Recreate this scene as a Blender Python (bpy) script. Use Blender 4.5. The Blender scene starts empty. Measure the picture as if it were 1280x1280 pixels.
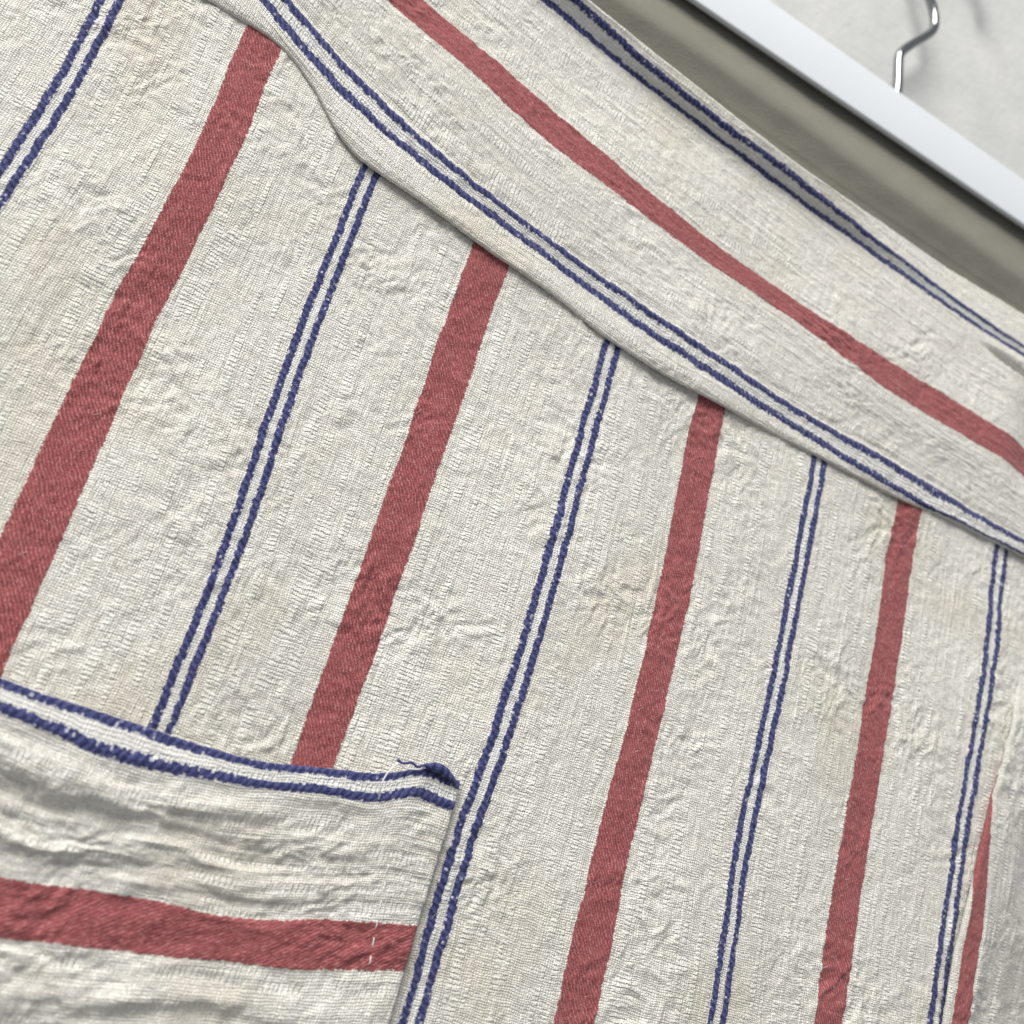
import bpy, math
import numpy as np
from mathutils import Matrix, Vector

scene = bpy.context.scene
col = scene.collection
MM = 0.001

# ------------------------------------------------------------------ camera
cam_data = bpy.data.cameras.new('camera')
cam = bpy.data.objects.new('camera', cam_data)
col.objects.link(cam)
rot = Matrix(((0.87212, -0.38250, -0.30513),
              (-0.40782, -0.22365, -0.88525),
              (0.27036, 0.89648, -0.35104)))
cam.matrix_world = Matrix.Translation((0.06965, -0.27754, -0.18073)) @ rot.to_4x4()
cam_data.sensor_width = 36.0
cam_data.lens = 36.0
cam_data.clip_start = 0.01
cam_data.clip_end = 50.0
cam_data.dof.use_dof = True
cam_data.dof.focus_distance = 0.305
cam_data.dof.aperture_fstop = 10.5
scene.camera = cam

# ------------------------------------------------------------------ light
world = bpy.data.worlds.new('World')
scene.world = world
world.use_nodes = True
bg = world.node_tree.nodes['Background']
bg.inputs['Color'].default_value = (0.93, 0.96, 1.0, 1)
bg.inputs['Strength'].default_value = 0.33

def area_lamp(name, loc, target, size, power, color):
    d = bpy.data.lights.new(name, 'AREA')
    d.shape = 'RECTANGLE'; d.size = size[0]; d.size_y = size[1]
    d.energy = power; d.color = color
    o = bpy.data.objects.new(name, d); col.objects.link(o)
    o.location = loc
    o.rotation_euler = (Vector(target) - Vector(loc)).to_track_quat('-Z', 'Y').to_euler()
    return o
area_lamp('window_light', (-0.95, -1.25, 1.65), (0.2, 0, 0), (1.4, 1.3), 96.0, (1.0, 0.98, 0.945))

vs = scene.view_settings
vs.view_transform = 'Standard'; vs.look = 'None'; vs.exposure = 0.0; vs.gamma = 1.0
vs.use_curve_mapping = False

# ------------------------------------------------------------------ numpy helpers
def _hash(ix, iy, seed):
    h = (ix.astype(np.int64) * 374761393 + iy.astype(np.int64) * 668265263 + seed * 1442695041) & 0xFFFFFFFF
    h = ((h ^ (h >> 13)) * 1274126177) & 0xFFFFFFFF
    h = h ^ (h >> 16)
    return h.astype(np.float64) / 4294967295.0

def noise(x, y, seed=0):
    x, y = np.broadcast_arrays(np.asarray(x, float), np.asarray(y, float))
    ix = np.floor(x); iy = np.floor(y)
    fx = x - ix; fy = y - iy
    def g(dx, dy):
        a = _hash(ix + dx, iy + dy, seed) * 2 * np.pi
        return np.cos(a) * (fx - dx) + np.sin(a) * (fy - dy)
    sx = fx**3 * (fx * (fx * 6 - 15) + 10); sy = fy**3 * (fy * (fy * 6 - 15) + 10)
    a = g(0, 0) * (1 - sx) + g(1, 0) * sx
    b = g(0, 1) * (1 - sx) + g(1, 1) * sx
    return (a * (1 - sy) + b * sy) * 1.5

def sstep(a, b, x):
    t = np.clip((x - a) / (b - a), 0, 1)
    return t * t * (3 - 2 * t)

def pchip_slopes(X, Yv):
    """X (n,), Yv (n,m): monotone slopes"""
    h = np.diff(X)[:, None]; d = np.diff(Yv, axis=0) / h
    m = np.zeros_like(Yv)
    w1 = 2 * h[1:] + h[:-1]; w2 = h[1:] + 2 * h[:-1]
    ok = d[:-1] * d[1:] > 0
    with np.errstate(divide='ignore', invalid='ignore'):
        hm = (w1 + w2) / (w1 / d[:-1] + w2 / d[1:])
    m[1:-1] = np.where(ok, hm, 0)
    m[0] = d[0]; m[-1] = d[-1]
    return m

def pchip(X, Yv, q):
    X = np.asarray(X, float); Yv = np.asarray(Yv, float)
    one = Yv.ndim == 1
    if one: Yv = Yv[:, None]
    m = pchip_slopes(X, Yv)
    q = np.clip(q, X[0], X[-1])
    i = np.clip(np.searchsorted(X, q) - 1, 0, len(X) - 2)
    h = (X[i + 1] - X[i])[:, None]; t = ((q - X[i])[:, None]) / h
    r = ((2*t**3 - 3*t**2 + 1) * Yv[i] + (t**3 - 2*t**2 + t) * h * m[i]
         + (-2*t**3 + 3*t**2) * Yv[i + 1] + (t**3 - t**2) * h * m[i + 1])
    return r[:, 0] if one else r

def smooth1(a, n):
    k = np.hanning(2 * n + 3)[1:-1]; k /= k.sum()
    return np.convolve(np.pad(a, n, mode='edge'), k, mode='valid')

def line(pts, q, n=10):
    P = np.array(sorted(pts)); return smooth1(pchip(P[:, 0], P[:, 1], q), n)

def grid_mesh(name, X, Y, Z, U, V, mat, parent):
    """cloth sheet; all arrays (rows, cols) in millimetres; UV kept in millimetres of cloth"""
    r, c = X.shape
    co = np.stack([X, Y, Z], -1).reshape(-1, 3) * MM
    me = bpy.data.meshes.new(name)
    idx = np.arange(r * c).reshape(r, c)
    f = np.stack([idx[:-1, :-1], idx[:-1, 1:], idx[1:, 1:], idx[1:, :-1]], -1).reshape(-1, 4)
    me.vertices.add(r * c); me.vertices.foreach_set('co', co.astype(np.float32).ravel())
    me.loops.add(f.size); me.loops.foreach_set('vertex_index', f.astype(np.int32).ravel())
    me.polygons.add(len(f))
    me.polygons.foreach_set('loop_start', (np.arange(len(f)) * 4).astype(np.int32))
    me.polygons.foreach_set('loop_total', np.full(len(f), 4, np.int32))
    me.polygons.foreach_set('use_smooth', np.ones(len(f), bool))
    me.update(calc_edges=True)
    uv = me.uv_layers.new(name='cloth')
    uvs = np.stack([U, V], -1).reshape(-1, 2)[f.ravel()]
    uv.data.foreach_set('uv', uvs.astype(np.float32).ravel())
    me.materials.append(mat)
    o = bpy.data.objects.new(name, me); col.objects.link(o); o.parent = parent
    return o

def tube_mesh(name, pts, rad, mat, parent, seg=10, closed_ends=True):
    P = [Vector(p) for p in pts]; n = len(P)
    rads = rad if hasattr(rad, '__len__') else [rad] * n
    verts = []; faces = []; up = None
    for i in range(n):
        t = (P[min(i + 1, n - 1)] - P[max(i - 1, 0)]).normalized()
        if up is None:
            up = t.orthogonal().normalized()
        up = (up - t * up.dot(t)).normalized(); bn = t.cross(up)
        for k in range(seg):
            a = 2 * math.pi * k / seg
            verts.append(P[i] + (up * math.cos(a) + bn * math.sin(a)) * rads[i])
    for i in range(n - 1):
        for k in range(seg):
            a = i * seg + k; b = i * seg + (k + 1) % seg
            faces.append((a, b, b + seg, a + seg))
    if closed_ends:
        faces.append(tuple(range(seg - 1, -1, -1))); faces.append(tuple((n - 1) * seg + k for k in range(seg)))
    me = bpy.data.meshes.new(name); me.from_pydata([tuple(v) for v in verts], [], faces)
    for p in me.polygons: p.use_smooth = True
    me.materials.append(mat)
    o = bpy.data.objects.new(name, me); col.objects.link(o); o.parent = parent
    return o

def smooth_path(pts, n):
    P = np.array(pts, float); d = np.r_[0, np.cumsum(np.linalg.norm(np.diff(P, axis=0), axis=1))]
    q = np.linspace(0, d[-1], n)
    out = []
    for k in range(n):           # Catmull-Rom
        i = int(np.clip(np.searchsorted(d, q[k]) - 1, 0, len(P) - 2))
        p0 = P[max(i - 1, 0)]; p1 = P[i]; p2 = P[i + 1]; p3 = P[min(i + 2, len(P) - 1)]
        t = (q[k] - d[i]) / (d[i + 1] - d[i])
        out.append(tuple(0.5 * (2*p1 + (p2 - p0)*t + (2*p0 - 5*p1 + 4*p2 - p3)*t*t + (3*p1 - p0 - 3*p2 + p3)*t**3)))
    return out

# ------------------------------------------------------------------ materials
class NT:
    def __init__(s, name):
        s.m = bpy.data.materials.new(name); s.m.use_nodes = True
        s.t = s.m.node_tree; s.b = s.t.nodes['Principled BSDF']
    def link(s, a, sock):
        if isinstance(a, (int, float)): sock.default_value = a
        elif isinstance(a, tuple): sock.default_value = a
        else: s.t.links.new(a, sock)
    def math(s, op, a, b=0.0, c=0.0, clamp=False):
        n = s.t.nodes.new('ShaderNodeMath'); n.operation = op; n.use_clamp = clamp
        for v, k in zip((a, b, c), n.inputs): s.link(v, k)
        return n.outputs[0]
    def add(s, a, b): return s.math('ADD', a, b)
    def sub(s, a, b): return s.math('SUBTRACT', a, b)
    def mul(s, a, b): return s.math('MULTIPLY', a, b)
    def ss(s, x, a, b):
        n = s.t.nodes.new('ShaderNodeMapRange'); n.interpolation_type = 'SMOOTHSTEP'
        s.link(x, n.inputs[0]); s.link(a, n.inputs[1]); s.link(b, n.inputs[2])
        return n.outputs[0]
    def vec(s, x, y, z=0.0):
        n = s.t.nodes.new('ShaderNodeCombineXYZ')
        for v, k in zip((x, y, z), n.inputs): s.link(v, k)
        return n.outputs[0]
    def noise(s, v, scale=1.0, detail=2.0, rough=0.5, dim='2D'):
        n = s.t.nodes.new('ShaderNodeTexNoise'); n.noise_dimensions = dim
        s.link(v, n.inputs['Vector']); n.inputs['Scale'].default_value = scale
        n.inputs['Detail'].default_value = detail; n.inputs['Roughness'].default_value = rough
        return n.outputs[0]
    def white(s, v):
        n = s.t.nodes.new('ShaderNodeTexWhiteNoise'); n.noise_dimensions = '2D'
        s.link(v, n.inputs['Vector']); return n.outputs[0]
    def mix(s, f, a, b):
        n = s.t.nodes.new('ShaderNodeMix'); n.data_type = 'RGBA'
        s.link(f, n.inputs[0]); s.link(a, n.inputs[6]); s.link(b, n.inputs[7])
        return n.outputs[2]
    def bump(s, h, dist, strength=1.0, normal=None):
        n = s.t.nodes.new('ShaderNodeBump'); n.inputs['Distance'].default_value = dist
        n.inputs['Strength'].default_value = strength
        s.link(h, n.inputs['Height'])
        if normal is not None: s.link(normal, n.inputs['Normal'])
        return n.outputs[0]

def cloth_material(name):
    k = NT(name)
    uvn = k.t.nodes.new('ShaderNodeUVMap'); uvn.uv_map = 'cloth'
    sp = k.t.nodes.new('ShaderNodeSeparateXYZ'); k.t.links.new(uvn.outputs[0], sp.inputs[0])
    U0, V0 = sp.outputs[0], sp.outputs[1]
    p = 0.70
    # yarns wander a little
    wu = k.noise(k.vec(k.mul(U0, 0.2), k.mul(V0, 0.1)), 1.0, 2.0)
    wv = k.noise(k.vec(k.add(k.mul(U0, 0.12), 71.0), k.mul(V0, 0.25)), 1.0, 2.0)
    w2 = k.noise(k.vec(k.mul(U0, 0.8), k.mul(V0, 0.8)), 1.0, 1.0); w3 = k.noise(k.vec(k.add(k.mul(U0, 0.8), 51.0), k.mul(V0, 0.8)), 1.0, 1.0)
    U = k.add(U0, k.add(k.mul(k.sub(wu, 0.5), 1.3), k.mul(k.sub(w2, 0.5), 0.38)))
    V = k.add(V0, k.add(k.mul(k.sub(wv, 0.5), 1.8), k.mul(k.sub(w3, 0.5), 0.38)))
    # ragged stripe edges: every weft row ends a little elsewhere
    row = k.math('FLOOR', k.math('DIVIDE', V, p * 1.1))
    jit = k.mul(k.sub(k.white(k.vec(row, k.math('FLOOR', k.math('DIVIDE', U0, 9.0)))), 0.5), 0.46)
    wob = k.mul(k.sub(k.noise(k.vec(k.mul(U0, 0.08), k.mul(V0, 0.06)), 1.0, 1.0), 0.5), 1.1)
    Us = k.add(U0, k.add(jit, wob))
    dr = k.math('ABSOLUTE', k.sub(k.math('FLOORED_MODULO', Us, 90.0), 45.0))
    red = k.ss(dr, 6.25, 5.95)
    db = k.math('ABSOLUTE', k.sub(k.sub(45.0, dr), 2.25))
    fine = k.noise(k.vec(k.mul(U0, 1.2), k.mul(V0, 1.2)), 1.0, 3.0, 0.6)
    rope = k.add(0.5, k.mul(0.5, k.math('SINE', k.add(k.mul(k.add(V, k.mul(fine, 2.2)), 2 * math.pi / 2.1), k.mul(U0, 1.7)))))
    bw = k.add(k.add(0.84, k.mul(rope, 0.07)), k.mul(k.noise(k.vec(k.mul(U0, 0.5), k.mul(V0, 0.3)), 1.0, 2.0), 0.6))
    blue = k.ss(k.sub(db, bw), 0.16, -0.16)
    between = k.ss(k.sub(45.0, dr), 1.9, 1.3)
    # plain weave
    wa = k.math('SINE', k.mul(U, math.pi / p)); wb = k.math('SINE', k.mul(V, math.pi / p))
    aa = k.math('ABSOLUTE', wa); ab = k.math('ABSOLUTE', wb)
    weave = k.mul(aa, ab)
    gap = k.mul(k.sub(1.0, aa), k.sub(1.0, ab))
    grit = k.noise(k.vec(k.mul(U0, 2.3), k.mul(V0, 2.3)), 1.0, 2.0, 0.6)
    cell = k.white(k.vec(k.math('FLOOR', k.math('DIVIDE', U, p)), k.math('FLOOR', k.math('DIVIDE', V, p))))
    # thick and thin yarns
    warp = k.noise(k.vec(k.mul(U0, 1.1), k.mul(V0, 0.03)), 1.0, 1.0)
    weft = k.noise(k.vec(k.add(k.mul(U0, 0.045), 33.0), k.mul(V0, 1.0)), 1.0, 1.0)
    # slub ladders: thick warp yarns crossed by visible weft loops
    coln = k.ss(k.noise(k.vec(k.mul(U0, 0.36), k.mul(V0, 0.012)), 1.0, 0.0), 0.555, 0.63)
    side = k.ss(k.math('ABSOLUTE', k.sub(k.math('FLOORED_MODULO', U0, 45.0), 9.6)), 1.5, 0.7)
    inter = k.ss(k.noise(k.vec(k.add(k.mul(U0, 0.2), 11.0), k.mul(V0, 0.09)), 1.0, 2.0), 0.41, 0.55)
    lad = k.mul(k.math('MAXIMUM', coln, k.mul(side, 0.8)), inter)
    rung = k.math('POWER', k.add(0.5, k.mul(0.5, k.math('SINE', k.mul(k.add(V, k.mul(fine, 0.9)), 2 * math.pi / 1.3)))), 0.7)
    ladder = k.mul(lad, rung)
    # satin red
    rv0 = k.noise(k.vec(k.mul(k.add(U0, k.mul(V0, 0.12)), 2.1), k.mul(V0, 0.62)), 1.0, 2.0, 0.6)
    twill = k.add(0.5, k.mul(0.5, k.math('SINE', k.mul(k.add(k.mul(U, 0.9), k.mul(V, 0.55)), 2 * math.pi / 0.95))))
    rv = k.add(k.mul(rv0, 0.72), k.mul(twill, 0.28))
    rbig = k.noise(k.vec(k.mul(U0, 0.11), k.mul(V0, 0.11)), 1.0, 2.0)
    # rope of the blue yarn
    # --- colour
    tone = k.add(k.mul(cell, 0.45), k.add(k.mul(fine, 0.35), k.mul(k.noise(k.vec(k.mul(U0, 0.03), k.mul(V0, 0.03)), 1.0, 3.0), 0.35)))
    cream = k.mix(k.ss(tone, 0.30, 0.78), (0.70, 0.668, 0.597, 1), (0.90, 0.878, 0.815, 1))
    stain = k.ss(k.noise(k.vec(k.add(k.mul(U0, 0.018), 5.0), k.mul(V0, 0.018)), 1.0, 3.0), 0.52, 0.75)
    cream = k.mix(k.mul(stain, 0.35), cream, (0.70, 0.64, 0.50, 1))
    cream = k.mix(k.mul(ladder, 0.6), cream, (0.84, 0.83, 0.77, 1))
    cream = k.mix(k.mul(between, 0.3), cream, (0.76, 0.79, 0.83, 1))
    # open weave: shade of the inside painted into the colour at the yarn gaps
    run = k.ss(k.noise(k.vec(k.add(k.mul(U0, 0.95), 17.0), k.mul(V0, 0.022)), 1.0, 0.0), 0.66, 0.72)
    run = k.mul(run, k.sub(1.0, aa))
    gap_shade = k.mul(k.ss(k.add(k.add(gap, k.mul(run, 0.5)), k.mul(k.sub(cell, 0.5), 0.35)), 0.18, 0.62), k.sub(1.0, k.mul(lad, 0.8)))
    cream = k.mix(k.mul(gap_shade, 0.62), cream, (0.32, 0.295, 0.245, 1))
    redc = k.mix(k.ss(rv, 0.28, 0.72), (0.225, 0.054, 0.058, 1), (0.39, 0.122, 0.126, 1))
    redc = k.mix(k.mul(k.ss(rbig, 0.45, 0.75), 0.35), redc, (0.40, 0.125, 0.125, 1))
    fleck = k.ss(k.add(rv, k.mul(cell, 0.22)), 0.72, 0.84)
    redc = k.mix(k.mul(fleck, 0.42), redc, (0.60, 0.30, 0.30, 1))
    bluec = k.mix(k.mul(rope, fine), (0.028, 0.032, 0.105, 1), (0.15, 0.162, 0.35, 1))
    bf = k.ss(k.add(cell, k.mul(k.ss(k.sub(db, bw), -0.75, 0.0), 0.10)), 0.975, 1.0)
    bluec = k.mix(k.mul(bf, 0.75), bluec, (0.62, 0.62, 0.68, 1))
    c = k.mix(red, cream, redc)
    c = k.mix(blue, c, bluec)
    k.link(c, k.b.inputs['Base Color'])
    k.b.inputs['Roughness'].default_value = 0.92
    k.b.inputs['Specular IOR Level'].default_value = 0.12
    k.b.inputs['Sheen Weight'].default_value = 0.12
    k.b.inputs['Sheen Roughness'].default_value = 0.5
    # --- relief (heights in tenths of a millimetre)
    nored = k.sub(1.0, k.math('MAXIMUM', red, blue))
    h = k.mul(nored, k.add(k.mul(weave, 2.8), k.add(k.mul(cell, 2.0), k.add(k.mul(ladder, 4.8), k.add(k.mul(warp, 1.3), k.mul(weft, 1.0))))))
    h = k.add(h, k.mul(red, k.add(1.6, k.add(k.mul(rv, 2.4), k.mul(cell, 0.7)))))
    h = k.add(h, k.mul(blue, k.add(2.6, k.mul(rope, 1.7))))
    h = k.add(h, k.add(k.mul(fine, 2.6), k.mul(grit, 3.0)))
    k.link(k.bump(h, 0.0001, 0.85), k.b.inputs['Normal'])
    return k.m

def plain_cloth(name, ca, cb):
    k = NT(name)
    tc = k.t.nodes.new('ShaderNodeTexCoord')
    n1 = k.noise(tc.outputs['Object'], 900.0, 3.0, 0.6, '3D')
    n2 = k.noise(tc.outputs['Object'], 45.0, 3.0, 0.5, '3D')
    k.link(k.mix(k.add(k.mul(n1, 0.6), k.mul(n2, 0.4)), ca, cb), k.b.inputs['Base Color'])
    k.b.inputs['Roughness'].default_value = 0.95
    k.b.inputs['Specular IOR Level'].default_value = 0.1
    k.link(k.bump(n1, 0.0004, 0.6), k.b.inputs['Normal'])
    return k.m

def wall_material():
    k = NT('wall_paint')
    tc = k.t.nodes.new('ShaderNodeTexCoord'); o = tc.outputs['Object']
    n1 = k.noise(o, 260.0, 3.0, 0.55, '3D'); n2 = k.noise(o, 30.0, 4.0, 0.6, '3D'); n3 = k.noise(o, 700.0, 2.0, 0.5, '3D')
    base = k.mix(k.ss(n2, 0.3, 0.7), (0.52, 0.527, 0.515, 1), (0.59, 0.588, 0.57, 1))
    spot = k.ss(n1, 0.40, 0.30)
    base = k.mix(k.mul(spot, 0.3), base, (0.47, 0.46, 0.45, 1))
    k.link(base, k.b.inputs['Base Color'])
    k.b.inputs['Roughness'].default_value = 0.8
    h = k.add(k.mul(n1, 1.0), k.add(k.mul(n2, 2.5), k.mul(n3, 0.3)))
    k.link(k.bump(h, 0.0009, 0.35), k.b.inputs['Normal'])
    return k.m

def plastic_material():
    k = NT('white_plastic')
    tc = k.t.nodes.new('ShaderNodeTexCoord')
    n = k.noise(tc.outputs['Object'], 60.0, 3.0, 0.6, '3D')
    k.link(k.mix(n, (0.67, 0.70, 0.73, 1), (0.70, 0.73, 0.755, 1)), k.b.inputs['Base Color'])
    k.b.inputs['Roughness'].default_value = 0.42
    k.link(k.bump(k.noise(tc.outputs['Object'], 400.0, 2.0, 0.5, '3D'), 0.00005, 0.5), k.b.inputs['Normal'])
    return k.m

def metal_material():
    k = NT('chrome_wire')
    tc = k.t.nodes.new('ShaderNodeTexCoord')
    n = k.noise(tc.outputs['Object'], 300.0, 3.0, 0.6, '3D')
    k.link(k.mix(n, (0.27, 0.28, 0.285, 1), (0.36, 0.37, 0.38, 1)), k.b.inputs['Base Color'])
    k.b.inputs['Metallic'].default_value = 1.0
    k.link(k.add(0.12, k.mul(n, 0.12)), k.b.inputs['Roughness'])
    return k.m

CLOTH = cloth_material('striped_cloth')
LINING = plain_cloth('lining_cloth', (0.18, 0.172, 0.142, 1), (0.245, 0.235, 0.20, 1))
WHITE_THREAD = plain_cloth('white_thread', (0.78, 0.78, 0.76, 1), (0.85, 0.85, 0.83, 1))
BLUE_THREAD = plain_cloth('blue_thread', (0.03, 0.035, 0.13, 1), (0.09, 0.10, 0.28, 1))
WALL = wall_material(); PLASTIC = plastic_material(); METAL = metal_material()

# ------------------------------------------------------------------ setting
me = bpy.data.meshes.new('wall')
wy = 0.027
me.from_pydata([(-1.2, wy, -1.0), (1.8, wy, -1.0), (1.8, wy, 1.2), (-1.2, wy, 1.2),
                (-1.2, wy + .1, -1.0), (1.8, wy + .1, -1.0), (1.8, wy + .1, 1.2), (-1.2, wy + .1, 1.2)], [],
               [(0, 1, 2, 3), (5, 4, 7, 6), (4, 0, 3, 7), (1, 5, 6, 2), (3, 2, 6, 7), (4, 5, 1, 0)])
me.materials.append(WALL)
wall = bpy.data.objects.new('wall', me); col.objects.link(wall); wall['kind'] = 'structure'

# ------------------------------------------------------------------ garment
garment = bpy.data.objects.new('garment', None); col.objects.link(garment)
garment['label'] = 'cream crinkled cotton garment with red and navy blue stripes, wide band and patch pocket'
garment['category'] = 'garment'

def crinkle(U, V, s=1.0, seed=0):
    """small relief of the crinkled cotton, mm, positive = towards the viewer"""
    wx = noise(U / 14, V / 14, 91 + seed) * 5; wy_ = noise(U / 14, V / 14, 92 + seed) * 5
    a = noise((U + wx) / 9.5, (V + wy_) / 10.5, 1 + seed)
    b = noise((U + wx) / 4.4, (V + wy_) / 5.0, 2 + seed)
    c = noise((U + wx) / 2.0, V / 2.4, 3 + seed)
    r = 1 - np.abs(noise((U + wx) / 7, (V + wy_) / 8, 4 + seed)) * 2
    act = 0.42 + 1.0 * np.clip(noise(U / 32, V / 32, 7 + seed) + 0.2, 0, 1)
    return s * act * (0.42 * a + 0.46 * b + 0.27 * c + 0.16 * np.clip(r, 0, 1)**3)

def yarn_relief(U, V):
    m = np.mod(U, 90.0)
    db = np.abs(45 - np.abs(m - 45))
    bl = np.exp(-((db - 2.25) / 0.8)**2) * (0.30 + 0.08 * noise(U * 0.5, V / 1.2, 21))
    rd = sstep(6.6, 5.4, np.abs(m - 45)) * 0.12
    pk = np.exp(-((np.abs(m - 45) - 7.6) / 1.3)**2) * 0.13 * np.clip(noise(U / 3, V / 5, 22) + .2, -1, 1)
    slub = np.clip(noise(U / 1.4, V / 22, 23) - 0.2, 0, 1) * 0.40 + 0.05 * noise(U / 0.95, V / 60, 25)
    weft = np.clip(noise(U / 22, V / 1.2, 24) - 0.4, 0, 1) * 0.18
    return bl + rd + pk + slub + weft

# measured stripe positions on the hanging cloth: (stripe number, x mm, z mm)
ST = [(0, 1.9, 25.5), (0, 2.6, -8.4), (1, 43.9, -72.0), (1, 45.2, -127.5), (1, 43.2, 40.7), (2, 88.8, -48.8),
      (2, 92.0, -108.0), (2, 92.1, -151.6), (2, 88.1, 16.2), (2, 92.2, -163.6), (3, 132.7, -26.2), (3, 132.4, -91.2),
      (3, 132.4, -112.2), (3, 131.9, -159.8), (3, 132.5, 9.2), (4, 182.5, -0.5), (4, 182.7, -64.7), (4, 182.5, -120.3),
      (4, 179.2, -169.6), (4, 179.5, -213.3), (5, 226.3, -105.2), (5, 225.1, -156.8), (5, 225.6, -203.3), (5, 222.5, -4.3),
      (6, 271.7, -89.5), (6, 270.1, -141.0), (6, 272.9, -193.2), (6, 271.6, -5.1), (7, 313.7, -3.4), (7, 314.7, -74.6),
      (7, 313.7, -128.7), (7, 313.3, -184.5), (8, 361.3, -58.5), (8, 358.0, -116.2), (8, 361.1, -1.7)]

def make_skew():
    P = np.array([(k * 45.0, z) for k, x, z in ST]); d = np.array([x - k * 45.0 for k, x, z in ST])
    L = 38.0
    K = np.exp(-((P[:, None] - P[None]) ** 2).sum(-1) / (2 * L * L))
    w = np.linalg.solve(K + 0.06 * np.eye(len(P)), d)
    def f(u, z):
        out = np.zeros_like(u)
        for (pu, pz), wi in zip(P, w): out += wi * np.exp(-((u - pu)**2 + (z - pz)**2) / (2 * L * L))
        return out
    return f
skew = make_skew()

LOW = [(-40, 47), (0, 43.0), (26.0, 41.1), (39.1, 40.6), (49.3, 38.9), (61.6, 31.9), (75.9, 19.6), (83.5, 15.7), (107.0, 12.0),
       (126.4, 8.5), (158.7, 4.0), (181.1, -1.4), (209.0, -4.1), (265.1, -4.5), (306.1, -4.9), (332.4, -2.6), (357.3, -2.7), (420, -3), (480, -3)]

SURF = []

EDGE = [(-245, 357.0), (-200, 357.4), (-167.3, 358.5), (-146.7, 360.5), (-123.3, 364.4), (-101.4, 368.8), (-57.5, 376.7), (-20, 383), (0, 390), (60, 400)]

def build_front():
    us = np.arange(-42, 404, 0.40); n = 600
    top = line(LOW, us, 6) + 11.0
    a = np.linspace(0, 1, n)[:, None]
    V = -242 + (top[None] + 242) * a
    U = np.broadcast_to(us[None], V.shape).copy()
    X = U + skew(U, V)
    # slow waves of the hanging cloth
    Y = 1.6 * noise(U / 75, V / 120, 31) + 0.7 * noise(U / 34, V / 60, 32)
    # the cloth runs flat below the band and sinks a little under it
    d = (top[None] - 11.0) - V
    Y *= 1 - 0.8 * np.exp(-(d / 14.0)**2)
    Y -= 0.9 * np.exp(-(d / 12.0)**2)
    # the cloth dives behind the overlapping fold at the side
    past = X - np.interp(V, [e[0] for e in EDGE], [e[1] for e in EDGE])
    Y += 17.0 * sstep(1.5, 16, past) * sstep(-30, -70, V)
    Y -= crinkle(U, V) + yarn_relief(U, V)
    SURF.append((X, Y, V, U))
    return grid_mesh('front_panel', X, Y, V, U, V, CLOTH, garment)
front = build_front()

B1L = [(-60, 100), (0, 70), (40.4, 49.9), (71.0, 34.1), (96.8, 26.0), (154.3, 15.5), (199.1, 7.1), (258.5, 1.7), (317.2, -2.3), (370.1, -2.4), (480, -2.4)]
B1U = [(-60, 106), (0, 76), (45.8, 53.4), (68.1, 42.0), (99.8, 30.9), (157.9, 19.6), (209.9, 11.5), (263.2, 7.0), (326.1, 4.6), (368.9, 2.2), (480, 2)]
RL = [(-60, 128), (0, 97), (40, 82), (72.4, 71.8), (104.0, 63.5), (146.3, 52.6), (195.3, 44.9), (248.6, 38.7), (299.6, 31.7), (362.8, 29.8), (480, 29)]
RU = [(-60, 140), (0, 109), (40, 93), (82.9, 79.6), (108.6, 73.9), (156.3, 62.4), (192.7, 54.9), (275.6, 45.5), (320.5, 43.6), (361.2, 42.0), (480, 41)]
B2L = [(-60, 158), (0, 138), (60, 120), (119.8, 108.2), (184.6, 97.1), (253.3, 88.9), (315.6, 84.1), (342.2, 82.6), (480, 80)]
B2U = [(-60, 161), (0, 141), (60, 123), (129.0, 111.6), (177.3, 101.8), (248.4, 93.4), (314.4, 88.4), (348.9, 85.8), (480, 83)]
TOP = [(-60, 161), (0, 141), (60, 124), (132.7, 111.4), (176.1, 105.0), (238.1, 97.4), (297.9, 100.2), (355.9, 100.7), (480, 101)]

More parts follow.
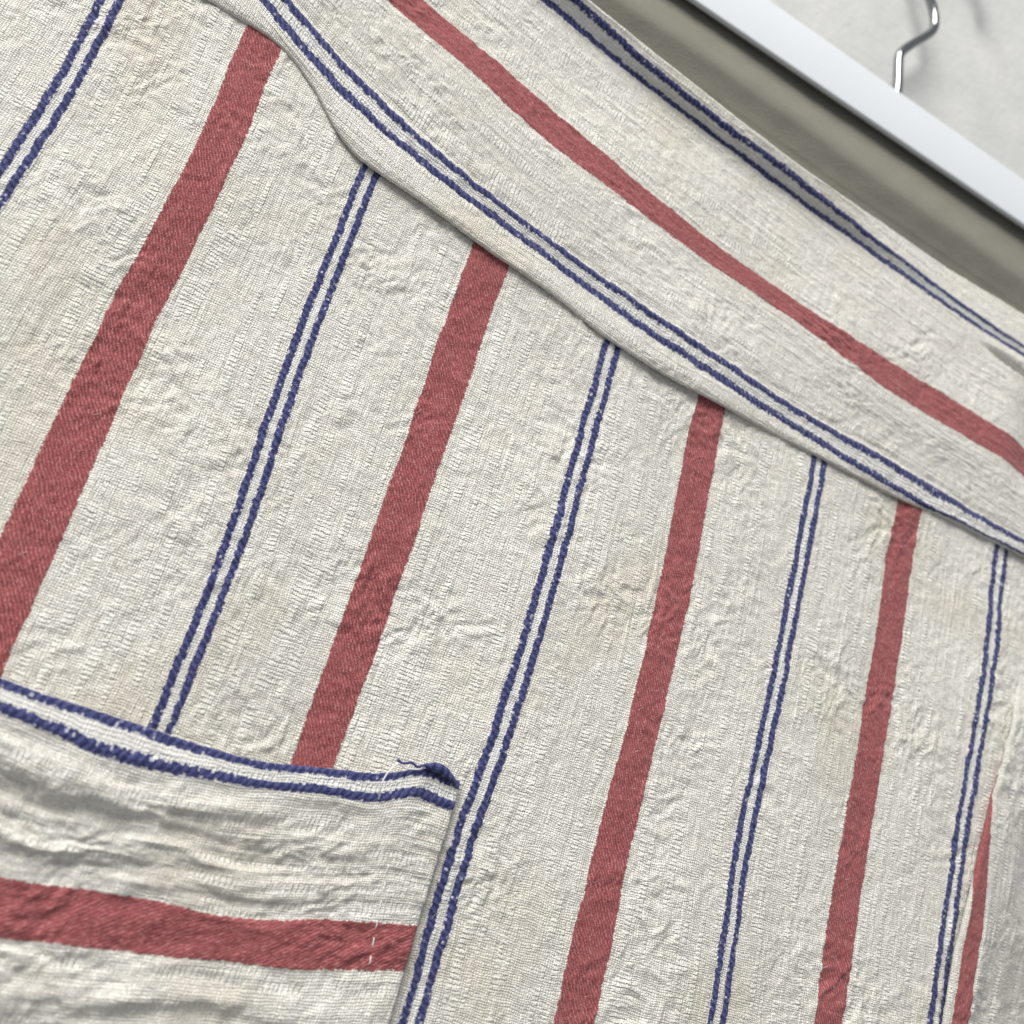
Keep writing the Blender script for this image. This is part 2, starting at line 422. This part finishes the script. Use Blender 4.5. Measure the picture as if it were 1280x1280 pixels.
def build_band():
    xs = np.arange(-50, 440, 0.42)
    w = sstep(220, 320, xs)
    kn = np.array([-13, -2.25, 2.25, 38.9, 51.1, 87.75, 92.25, 100.0])
    zl = np.stack([line(l, xs, 8) for l in (LOW, B1L, B1U, RL, RU, B2L, B2U, TOP)])
    zl[0] += 0.9; zl[3] += 1.3; zl[4] += 1.1; zl[1] -= 0.2 * (1 - w); zl[5] -= 0.3 * (1 - w); zl[6] -= 1.3 * (1 - w); zl[7] += 0.1 * (1 - w)
    yl = np.stack([np.interp(w, (0, 1), v) for v in ((-3.0, -2.6), (-3.3, -3.1), (-4.3, -4.0), (-5.0, -4.8), (-5.0, -4.8), (-5.5, -4.7), (-10.1, -5.4), (-11.9, -4.8))])
    tl = np.repeat(kn[:, None], len(xs), 1)
    tl[0] = -2.25 - np.maximum(zl[1] - zl[0], 0.8)
    tl[7] = 92.25 + np.hypot(zl[7] - zl[6], yl[7] - yl[6])
    q = np.r_[np.arange(-13, 100, 0.42), 100.0]
    Z = pchip(kn, zl, q); Y = pchip(kn, yl, q)
    T = np.stack([np.interp(q, kn, tl[:, j]) for j in range(len(xs))], 1)
    X = np.repeat(xs[None], len(q), 0)
    # padded hem below the navy pair
    hem = np.clip((q + 13) / 10.75, 0, 1)[:, None]
    wid = np.clip((zl[1] - zl[0]) / 10.0, 0, 1.2)[None]
    Y -= 0.5 * np.sin(np.pi * hem**0.62)**0.9 * wid * (1 + 0.35 * noise(X / 14, X * 0 + 0.5, 41))
    # stitched line just above the pair pulls the cloth in
    Y += 0.45 * np.exp(-((q[:, None] - 4.6) / 1.4)**2)
    # belly and slow folds
    calm = 1 - 0.8 * sstep(64, 84, T)
    Y += (1.2 * noise(X / 60, T / 40, 42) + 0.3 * noise((X + T * .5) / 22, T / 18, 43)) * calm
    # short tuck near the right hand end below the upper pair
    cx = X - 352; ct = T - (79.5 - 0.06 * (X - 352))
    Y += 2.3 * np.exp(-(ct / 1.05)**2) * sstep(-24, 2, cx)
    Y -= 1.0 * np.exp(-((ct - 3.8) / 2.4)**2) * sstep(-24, 2, cx)
    # sinks towards the end of the band on the right
    Y += 5.0 * sstep(352, 376, X) * sstep(20, 45, T) * sstep(85, 60, T)
    cr = crinkle(T, X, 0.85, 50)
    fade = 1 - 0.65 * np.exp(-((hem - 0.45) / 0.4)**2) * (hem < 1)
    Y -= cr * fade * (0.4 + 0.6 * calm) + yarn_relief(T, X)
    # --- lower fold: turn back under the hem
    rows = []; r = 0.95
    for th in np.linspace(math.pi, 0.1, 12)[:-1]:
        a = math.pi - th
        rows.append((r * (1 - math.cos(a)), -r * math.sin(a), r * a))
    low = [(Y[0] + dy, Z[0] + dz, T[0] - s) for dy, dz, s in rows[1:]]
    low += [(Y[0] + 2 * r, Z[0] + h, T[0] - math.pi * r - h) for h in (1, 3, 6)]
    low = low[::-1]
    # --- upper fold: rim rolls over to the back of the band
    r2 = 1.0
    # direction of travel at the rim
    dy = Y[-1] - Y[-8]; dz = Z[-1] - Z[-8]; dl = np.hypot(dy, dz); dy = smooth1(dy / dl, 25); dz = smooth1(dz / dl, 25)
    ny, nz = dz, -dy                                  # towards the back
    s_ = np.where(ny < 0, -1, 1); ny = ny * s_; nz = nz * s_
    up = []
    for a in np.linspace(0, math.pi, 13)[1:]:
        up.append((Y[-1] + r2 * (math.sin(a) * dy + (1 - math.cos(a)) * ny), Z[-1] + r2 * (math.sin(a) * dz + (1 - math.cos(a)) * nz), T[-1] + r2 * a))
    ye, ze, te = up[-1]
    for h in (2, 5, 9, 14, 22, 34):
        f = sstep(0, 22, h)
        up.append((ye - dy * h * (1 - f) + (2.5 - ye) * f * .9, ze - dz * min(h, 5) - max(h - 5, 0), te + h))
    Yf = np.vstack([np.array([l[0] for l in low]), Y, np.array([l[0] for l in up])])
    Zf = np.vstack([np.array([l[1] for l in low]), Z, np.array([l[1] for l in up])])
    Tf = np.vstack([np.array([l[2] for l in low]), T, np.array([l[2] for l in up])])
    Xf = np.repeat(xs[None], len(Yf), 0)
    SURF.append((X, Y, Z, T))
    return grid_mesh('top_band', Xf, Yf, Zf, Tf, Xf, CLOTH, garment)
build_band()

def build_pocket():
    xs = np.arange(22, 171.9, 0.42)
    PT = [(0, -163.5), (30, -164.3), (53.6, -164.8), (66.2, -165.2), (88.2, -165.2), (109.5, -165.0), (139.8, -159.8), (151.6, -157.0), (163, -152.4), (170.6, -152.7), (180, -153)]
    PB = [(0, -168), (30, -169), (55.9, -170.1), (85.0, -172.2), (111.3, -170.0), (141.3, -164.4), (149.6, -163.4), (161.6, -158.7), (171.5, -158.8), (180, -159)]
    PU = [(0, -211), (40, -207.5), (71.0, -204.9), (100.7, -201.7), (123.5, -200.3), (152.4, -194.0), (170.9, -190.6), (180, -189)]
    PL = [(0, -225), (40, -221), (76.1, -216.8), (96.4, -214.3), (127.3, -210.2), (156.4, -205.4), (171.4, -201.9), (180, -200)]
    PZ = [(0, -262), (180, -240)]
    kn = np.array([-1.9, 2.25, 38.9, 51.1, 85.0])
    zl = np.stack([line(l, xs, 8) for l in (PT, PB, PU, PL, PZ)])
    w = sstep(60, 170, xs)
    yl = np.stack([np.interp(w, (0, 1), v) for v in ((-9, -4), (-10, -4.5), (-6, -3.5), (-6, -3.5), (-6, -3.5))])
    q = np.arange(-1.9, 85, 0.42)
    Z = pchip(kn, zl, q); Y = pchip(kn, yl, q)
    X = np.repeat(xs[None], len(q), 0); T = np.repeat(q[:, None], len(xs), 1)
    loose = sstep(172, 120, X) * 0.75 + 0.25
    Tw = T + 0.03 * (X - 100) + 5 * noise(X / 45, T / 30, 61)
    g = noise(X / 40, Tw / 7.5, 62) * 1.0 + noise(X / 17, Tw / 4.2, 63) * 0.75 + noise(X / 8, Tw / 3.4, 64) * 0.35
    body = sstep(2.0, 8, T) * (1 - 0.45 * np.exp(-((T - 45) / 8)**2))
    Y -= g * body * loose
    # two sagging ridges under the opening
    for t0, wd, am, x0 in ((9, 2.8, 0.9, 60), (18, 4.2, -1.3, 80), (29, 3.6, 0.9, 90), (60, 4.0, 0.9, 120), (68, 3.5, -0.9, 100)):
        Y -= am * np.exp(-((Tw - t0 + 1.5 * np.sin(X / 23 + t0) + 2.5 * noise(X / 11, X * 0 + t0, 65)) / wd)**2) * np.exp(-((X - x0) / 62)**2)
    Y -= crinkle(T, X, 1.25, 80) * sstep(2.5, 6, T) + yarn_relief(T, X) * sstep(-4.5, 1.0, T)
    # corner tab turned in
    Y -= 1.6 * np.exp(-((X - 160) / 3.5)**2) * sstep(9, 0, T)
    # top fold
    r = 1.1; rows = []
    for a in np.linspace(0, math.pi, 12)[1:]:
        rows.append((Y[0] + r * (1 - math.cos(a)), Z[0] + r * math.sin(a), T[0] - r * a))
    y0, z0, t0 = rows[-1]
    for h in (1.5, 4, 9, 16): rows.append((y0 + 0.02 * h, z0 - h, t0 - h))
    rows = rows[::-1]
    Y = np.vstack([np.array([x[0] for x in rows]), Y]); Z = np.vstack([np.array([x[1] for x in rows]), Z]); T = np.vstack([np.array([x[2] for x in rows]), T])
    X = np.repeat(xs[None], len(Y), 0)
    # right hand edge: folded under and sewn down
    rr = 1.1; ex = []
    for a in np.linspace(0, math.pi, 9)[1:]:
        ex.append((X[:, -1] + rr * math.sin(a), Y[:, -1] + rr * (1 - math.cos(a)) , Z[:, -1], T[:, -1], X[:, -1] + rr * a))
    Vv = X.copy()
    for h in (2, 6):
        ex.append((X[:, -1] - h, Y[:, -1] + 2 * rr, Z[:, -1], T[:, -1], X[:, -1] + 3.4 + h))
    X = np.hstack([X, np.stack([e[0] for e in ex], 1)]); Y = np.hstack([Y, np.stack([e[1] for e in ex], 1)])
    Z = np.hstack([Z, np.stack([e[2] for e in ex], 1)]); T = np.hstack([T, np.stack([e[3] for e in ex], 1)])
    Vv = np.hstack([Vv, np.stack([e[4] for e in ex], 1)])
    global POCKET
    POCKET = (X, Y, Z)
    return grid_mesh('pocket', X, Y, Z, T, Vv + 400, CLOTH, garment)
pocket = build_pocket()

def build_side_fold():
    zs = np.arange(-245, -20, 0.45)
    ED = EDGE
    RR = [(-245, 365.0), (-173.3, 366.6), (-156.5, 367.2), (-134.4, 368.9), (-117, 368.5), (-104, 366.9), (-92, 364.5), (-57, 362), (-20, 372)]
    e = line(ED, zs, 10); rr = line(RR, zs, 10)
    d = np.r_[np.arange(0, 58, 0.45)][:, None]
    X = e[None] + d; Z = np.repeat(zs[None], len(d), 0)
    dx = X - rr[None]
    U = 141.1 + np.minimum(dx, 0) * 1.7 + np.maximum(dx, 0) * 0.65
    lift = sstep(-25, -75, zs)[None]
    Y = 2.0 - 6.0 * lift + 0.12 * d + 0.30 * np.maximum(d - 9, 0)
    Y -= 1.6 * noise(d / 18, Z / 40, 71) + crinkle(U, Z, 0.9, 72) + yarn_relief(U, Z)
    r = 1.2; ex = []
    for a in np.linspace(0, math.pi, 10)[1:]:
        ex.append((X[0] - r * math.sin(a), Y[0] + r * (1 - math.cos(a)), U[0] - r * a * 1.7))
    for h in (1, 3, 7): ex.append((X[0] + h, Y[0] + 2 * r + 0.3 * h, U[0] - (3.8 + h) * 1.7))
    ex = ex[::-1]
    X = np.vstack([np.array([v[0] for v in ex]), X]); Y = np.vstack([np.array([v[1] for v in ex]), Y]); U = np.vstack([np.array([v[2] for v in ex]), U])
    Z = np.repeat(zs[None], len(X), 0)
    return grid_mesh('side_fold', X, Y, Z, U, Z + 900, CLOTH, garment)
build_side_fold()

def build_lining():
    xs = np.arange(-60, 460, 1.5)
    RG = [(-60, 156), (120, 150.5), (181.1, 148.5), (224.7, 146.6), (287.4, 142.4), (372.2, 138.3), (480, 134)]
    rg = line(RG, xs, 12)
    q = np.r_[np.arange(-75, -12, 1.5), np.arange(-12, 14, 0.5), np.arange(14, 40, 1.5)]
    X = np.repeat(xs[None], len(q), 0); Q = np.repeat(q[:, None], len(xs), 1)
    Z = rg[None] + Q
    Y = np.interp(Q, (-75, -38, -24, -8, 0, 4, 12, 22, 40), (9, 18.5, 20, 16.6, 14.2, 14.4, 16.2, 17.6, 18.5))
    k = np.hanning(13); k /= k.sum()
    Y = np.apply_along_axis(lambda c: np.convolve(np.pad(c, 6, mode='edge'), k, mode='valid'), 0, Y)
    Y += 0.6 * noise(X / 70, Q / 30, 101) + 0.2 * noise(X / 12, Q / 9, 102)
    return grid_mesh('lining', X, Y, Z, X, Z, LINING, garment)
build_lining()

# loose threads, turned-in corner and stitches of the pocket
def build_corner_tab():
    a = np.linspace(0, 1, 40)[None]; b = np.linspace(0, 2 * math.pi, 25)[:, None]
    x = 160.3 + 10.6 * a + 0 * b
    rz = 1.25 * np.sin(np.pi * np.clip(a * 0.92 + 0.04, 0, 1))**0.45
    zc = -151.3 + 1.3 * np.sin(a * 3.0) - 1.9 * a**1.5
    z = zc + rz * np.sin(b) + 0.16 * noise(x / 1.3, b * 2, 121)
    y = -6.0 + 0.9 * a - 0.85 * rz * np.cos(b) + 0.16 * noise(x / 1.2, b * 2, 122)
    u = 2.25 + 0.45 * np.sin(b) + 0 * a
    return grid_mesh('corner_tab', x, y, z, u, x, CLOTH, pocket)
build_corner_tab()
def thread(name, pts, rad, mat, parent, n=40):
    return tube_mesh(name, [tuple(c * MM for c in p) for p in smooth_path(pts, n)], rad * MM, mat, parent, 6)
thread('frayed_yarn', [(162, -6.6, -151.3), (160, -6.9, -151.2), (158.2, -6.6, -152.2), (156.2, -6.9, -151.7), (154.2, -6.3, -152.5), (152.3, -6.2, -152.1)], 0.36, BLUE_THREAD, pocket)
PX, PY, PZ_ = POCKET
def on_pocket(x, z):
    j = int(np.argmin(np.abs(PX[0] - x))); i = int(np.argmin(np.abs(PZ_[:, j] - z))); return PY[i, j]
for z0 in (-178.0, -182.4, -187.0, -191.8, -196.0, -200.3, -205.0):
    xs_ = 161.0 + (z0 + 192) * -0.12
    pts = []
    for f_ in (0, .2, .5, .8, 1):
        z_ = z0 - 2.3 * f_; x_ = xs_ + 0.25 * f_
        pts.append((x_, on_pocket(x_, z_) - 0.22 + (0.5 if f_ in (0, 1) else 0), z_))
    thread('stitch', pts, 0.16, WHITE_THREAD, pocket, 8)
thread('loose_fibre', [(321.5, -1.6, -130.0), (323.4, -2.2, -133.2), (325.8, -2.4, -135.4), (329.5, -2.0, -137.0), (333.9, -1.5, -139.9)], 0.10, WHITE_THREAD, front)

def build_fuzz():
    rng = np.random.default_rng(5)
    V = []; Fc = []
    for (X, Y, Z, U), n, i0 in ((SURF[0], 3800, 0), (SURF[1], 1000, 0)):
        r, c = X.shape
        ii = rng.integers(4, r - 4, n); jj = rng.integers(4, c - 4, n)
        for i, j in zip(ii, jj):
            p = np.array([X[i, j], Y[i, j], Z[i, j]])
            a = rng.uniform(0, 2 * math.pi); L = rng.uniform(0.8, 2.6); d = np.array([math.cos(a), 0, math.sin(a)])
            k2 = rng.normal(0, 0.9); h = rng.uniform(0.10, 0.45); w = np.array([-d[2], 0, d[0]])
            pts = [p + d * L * t + w * k2 * t * t + np.array([0, -h * 4 * t * (1 - t * 0.8), 0]) for t in (0, 0.33, 0.66, 1.0)]
            b = len(V); rad = rng.uniform(0.012, 0.024)
            for q in pts:
                for g in range(3):
                    an = 2 * math.pi * g / 3
                    V.append((q + rad * (w * math.cos(an) + np.array([0, 1, 0]) * math.sin(an))) * MM)
            for s_ in range(3):
                for g in range(3):
                    Fc.append((b + 3*s_ + g, b + 3*s_ + (g+1) % 3, b + 3*s_ + 3 + (g+1) % 3, b + 3*s_ + 3 + g))
    me = bpy.data.meshes.new('fuzz'); me.from_pydata([tuple(v) for v in V], [], Fc)
    me.materials.append(WHITE_THREAD)
    o = bpy.data.objects.new('fuzz', me); col.objects.link(o); o.parent = garment; o['kind'] = 'stuff'
build_fuzz()

tube_mesh('loose_thread', [tuple(c * MM for c in p) for p in smooth_path([(149.4, -10.5, -163.5), (148.6, -12.2, -161.5), (148.2, -13, -159.5), (149.0, -12.5, -156.5), (151.6, -10.0, -153.5), (154.5, -7.5, -153.6), (158.6, -6.8, -152.8), (160.7, -6.2, -151.3)], 40)], 0.00017, WHITE_THREAD, pocket, 6)

# ------------------------------------------------------------------ hanger
hanger = bpy.data.objects.new('clothes_hanger', None); col.objects.link(hanger)
hanger.location = (0.27, 0.015, 0.18)
hanger['label'] = 'white plastic clothes hanger bar with bent chrome wire hook against the wall'
hanger['category'] = 'hanger'
inv = Matrix.Translation((-0.27, -0.015, -0.18))

def build_bar():
    xs = np.arange(60, 481, 6.0)
    zl = 166.7 - (xs - 288) * 0.026; zu = 191.6 - (xs - 288) * 0.030
    y0, y1, r = 12.0, 14.6, 1.0
    verts = []; n = 6
    for x, a, b in zip(xs, zl, zu):
        ring = []
        for (cy, cz, st) in ((y0 + r, a + r, 180), (y1 - r, a + r, 270), (y1 - r, b - r, 0), (y0 + r, b - r, 90)):
            for i in range(n + 1):
                t = math.radians(st + 90 * i / n); ring.append((x, cy + r * math.cos(t), cz + r * math.sin(t)))
        verts.append(ring)
    m = len(verts[0]); faces = []
    for i in range(len(verts) - 1):
        for j in range(m): faces.append((i*m + j, i*m + (j+1) % m, (i+1)*m + (j+1) % m, (i+1)*m + j))
    faces.append(tuple(range(m))[::-1]); faces.append(tuple((len(verts) - 1) * m + j for j in range(m)))
    me = bpy.data.meshes.new('bar')
    me.from_pydata([tuple(c * MM for c in v) for ring in verts for v in ring], [], faces)
    me.transform(inv)
    for p in me.polygons[:-2]: p.use_smooth = True
    me.materials.append(PLASTIC)
    o = bpy.data.objects.new('bar', me); col.objects.link(o); o.parent = hanger
build_bar()
hook_pts = [(286.6, 14.6, 183), (286.9, 14.6, 195), (285.2, 15, 210), (285.0, 15, 214.5), (286.6, 15, 219), (291.5, 15, 227), (297.0, 15, 235), (300.4, 15, 241), (301.0, 15, 246),
            (299.0, 15, 253), (294, 15, 261), (289, 15, 270), (285, 15, 282), (286, 15, 296), (294, 15, 308), (307, 15, 313), (320, 15, 309), (328, 15, 299), (330, 15, 288)]
h = tube_mesh('hook', [tuple(c * MM for c in p) for p in smooth_path(hook_pts, 110)], 0.0022, METAL, hanger, 16)
h.data.transform(inv)
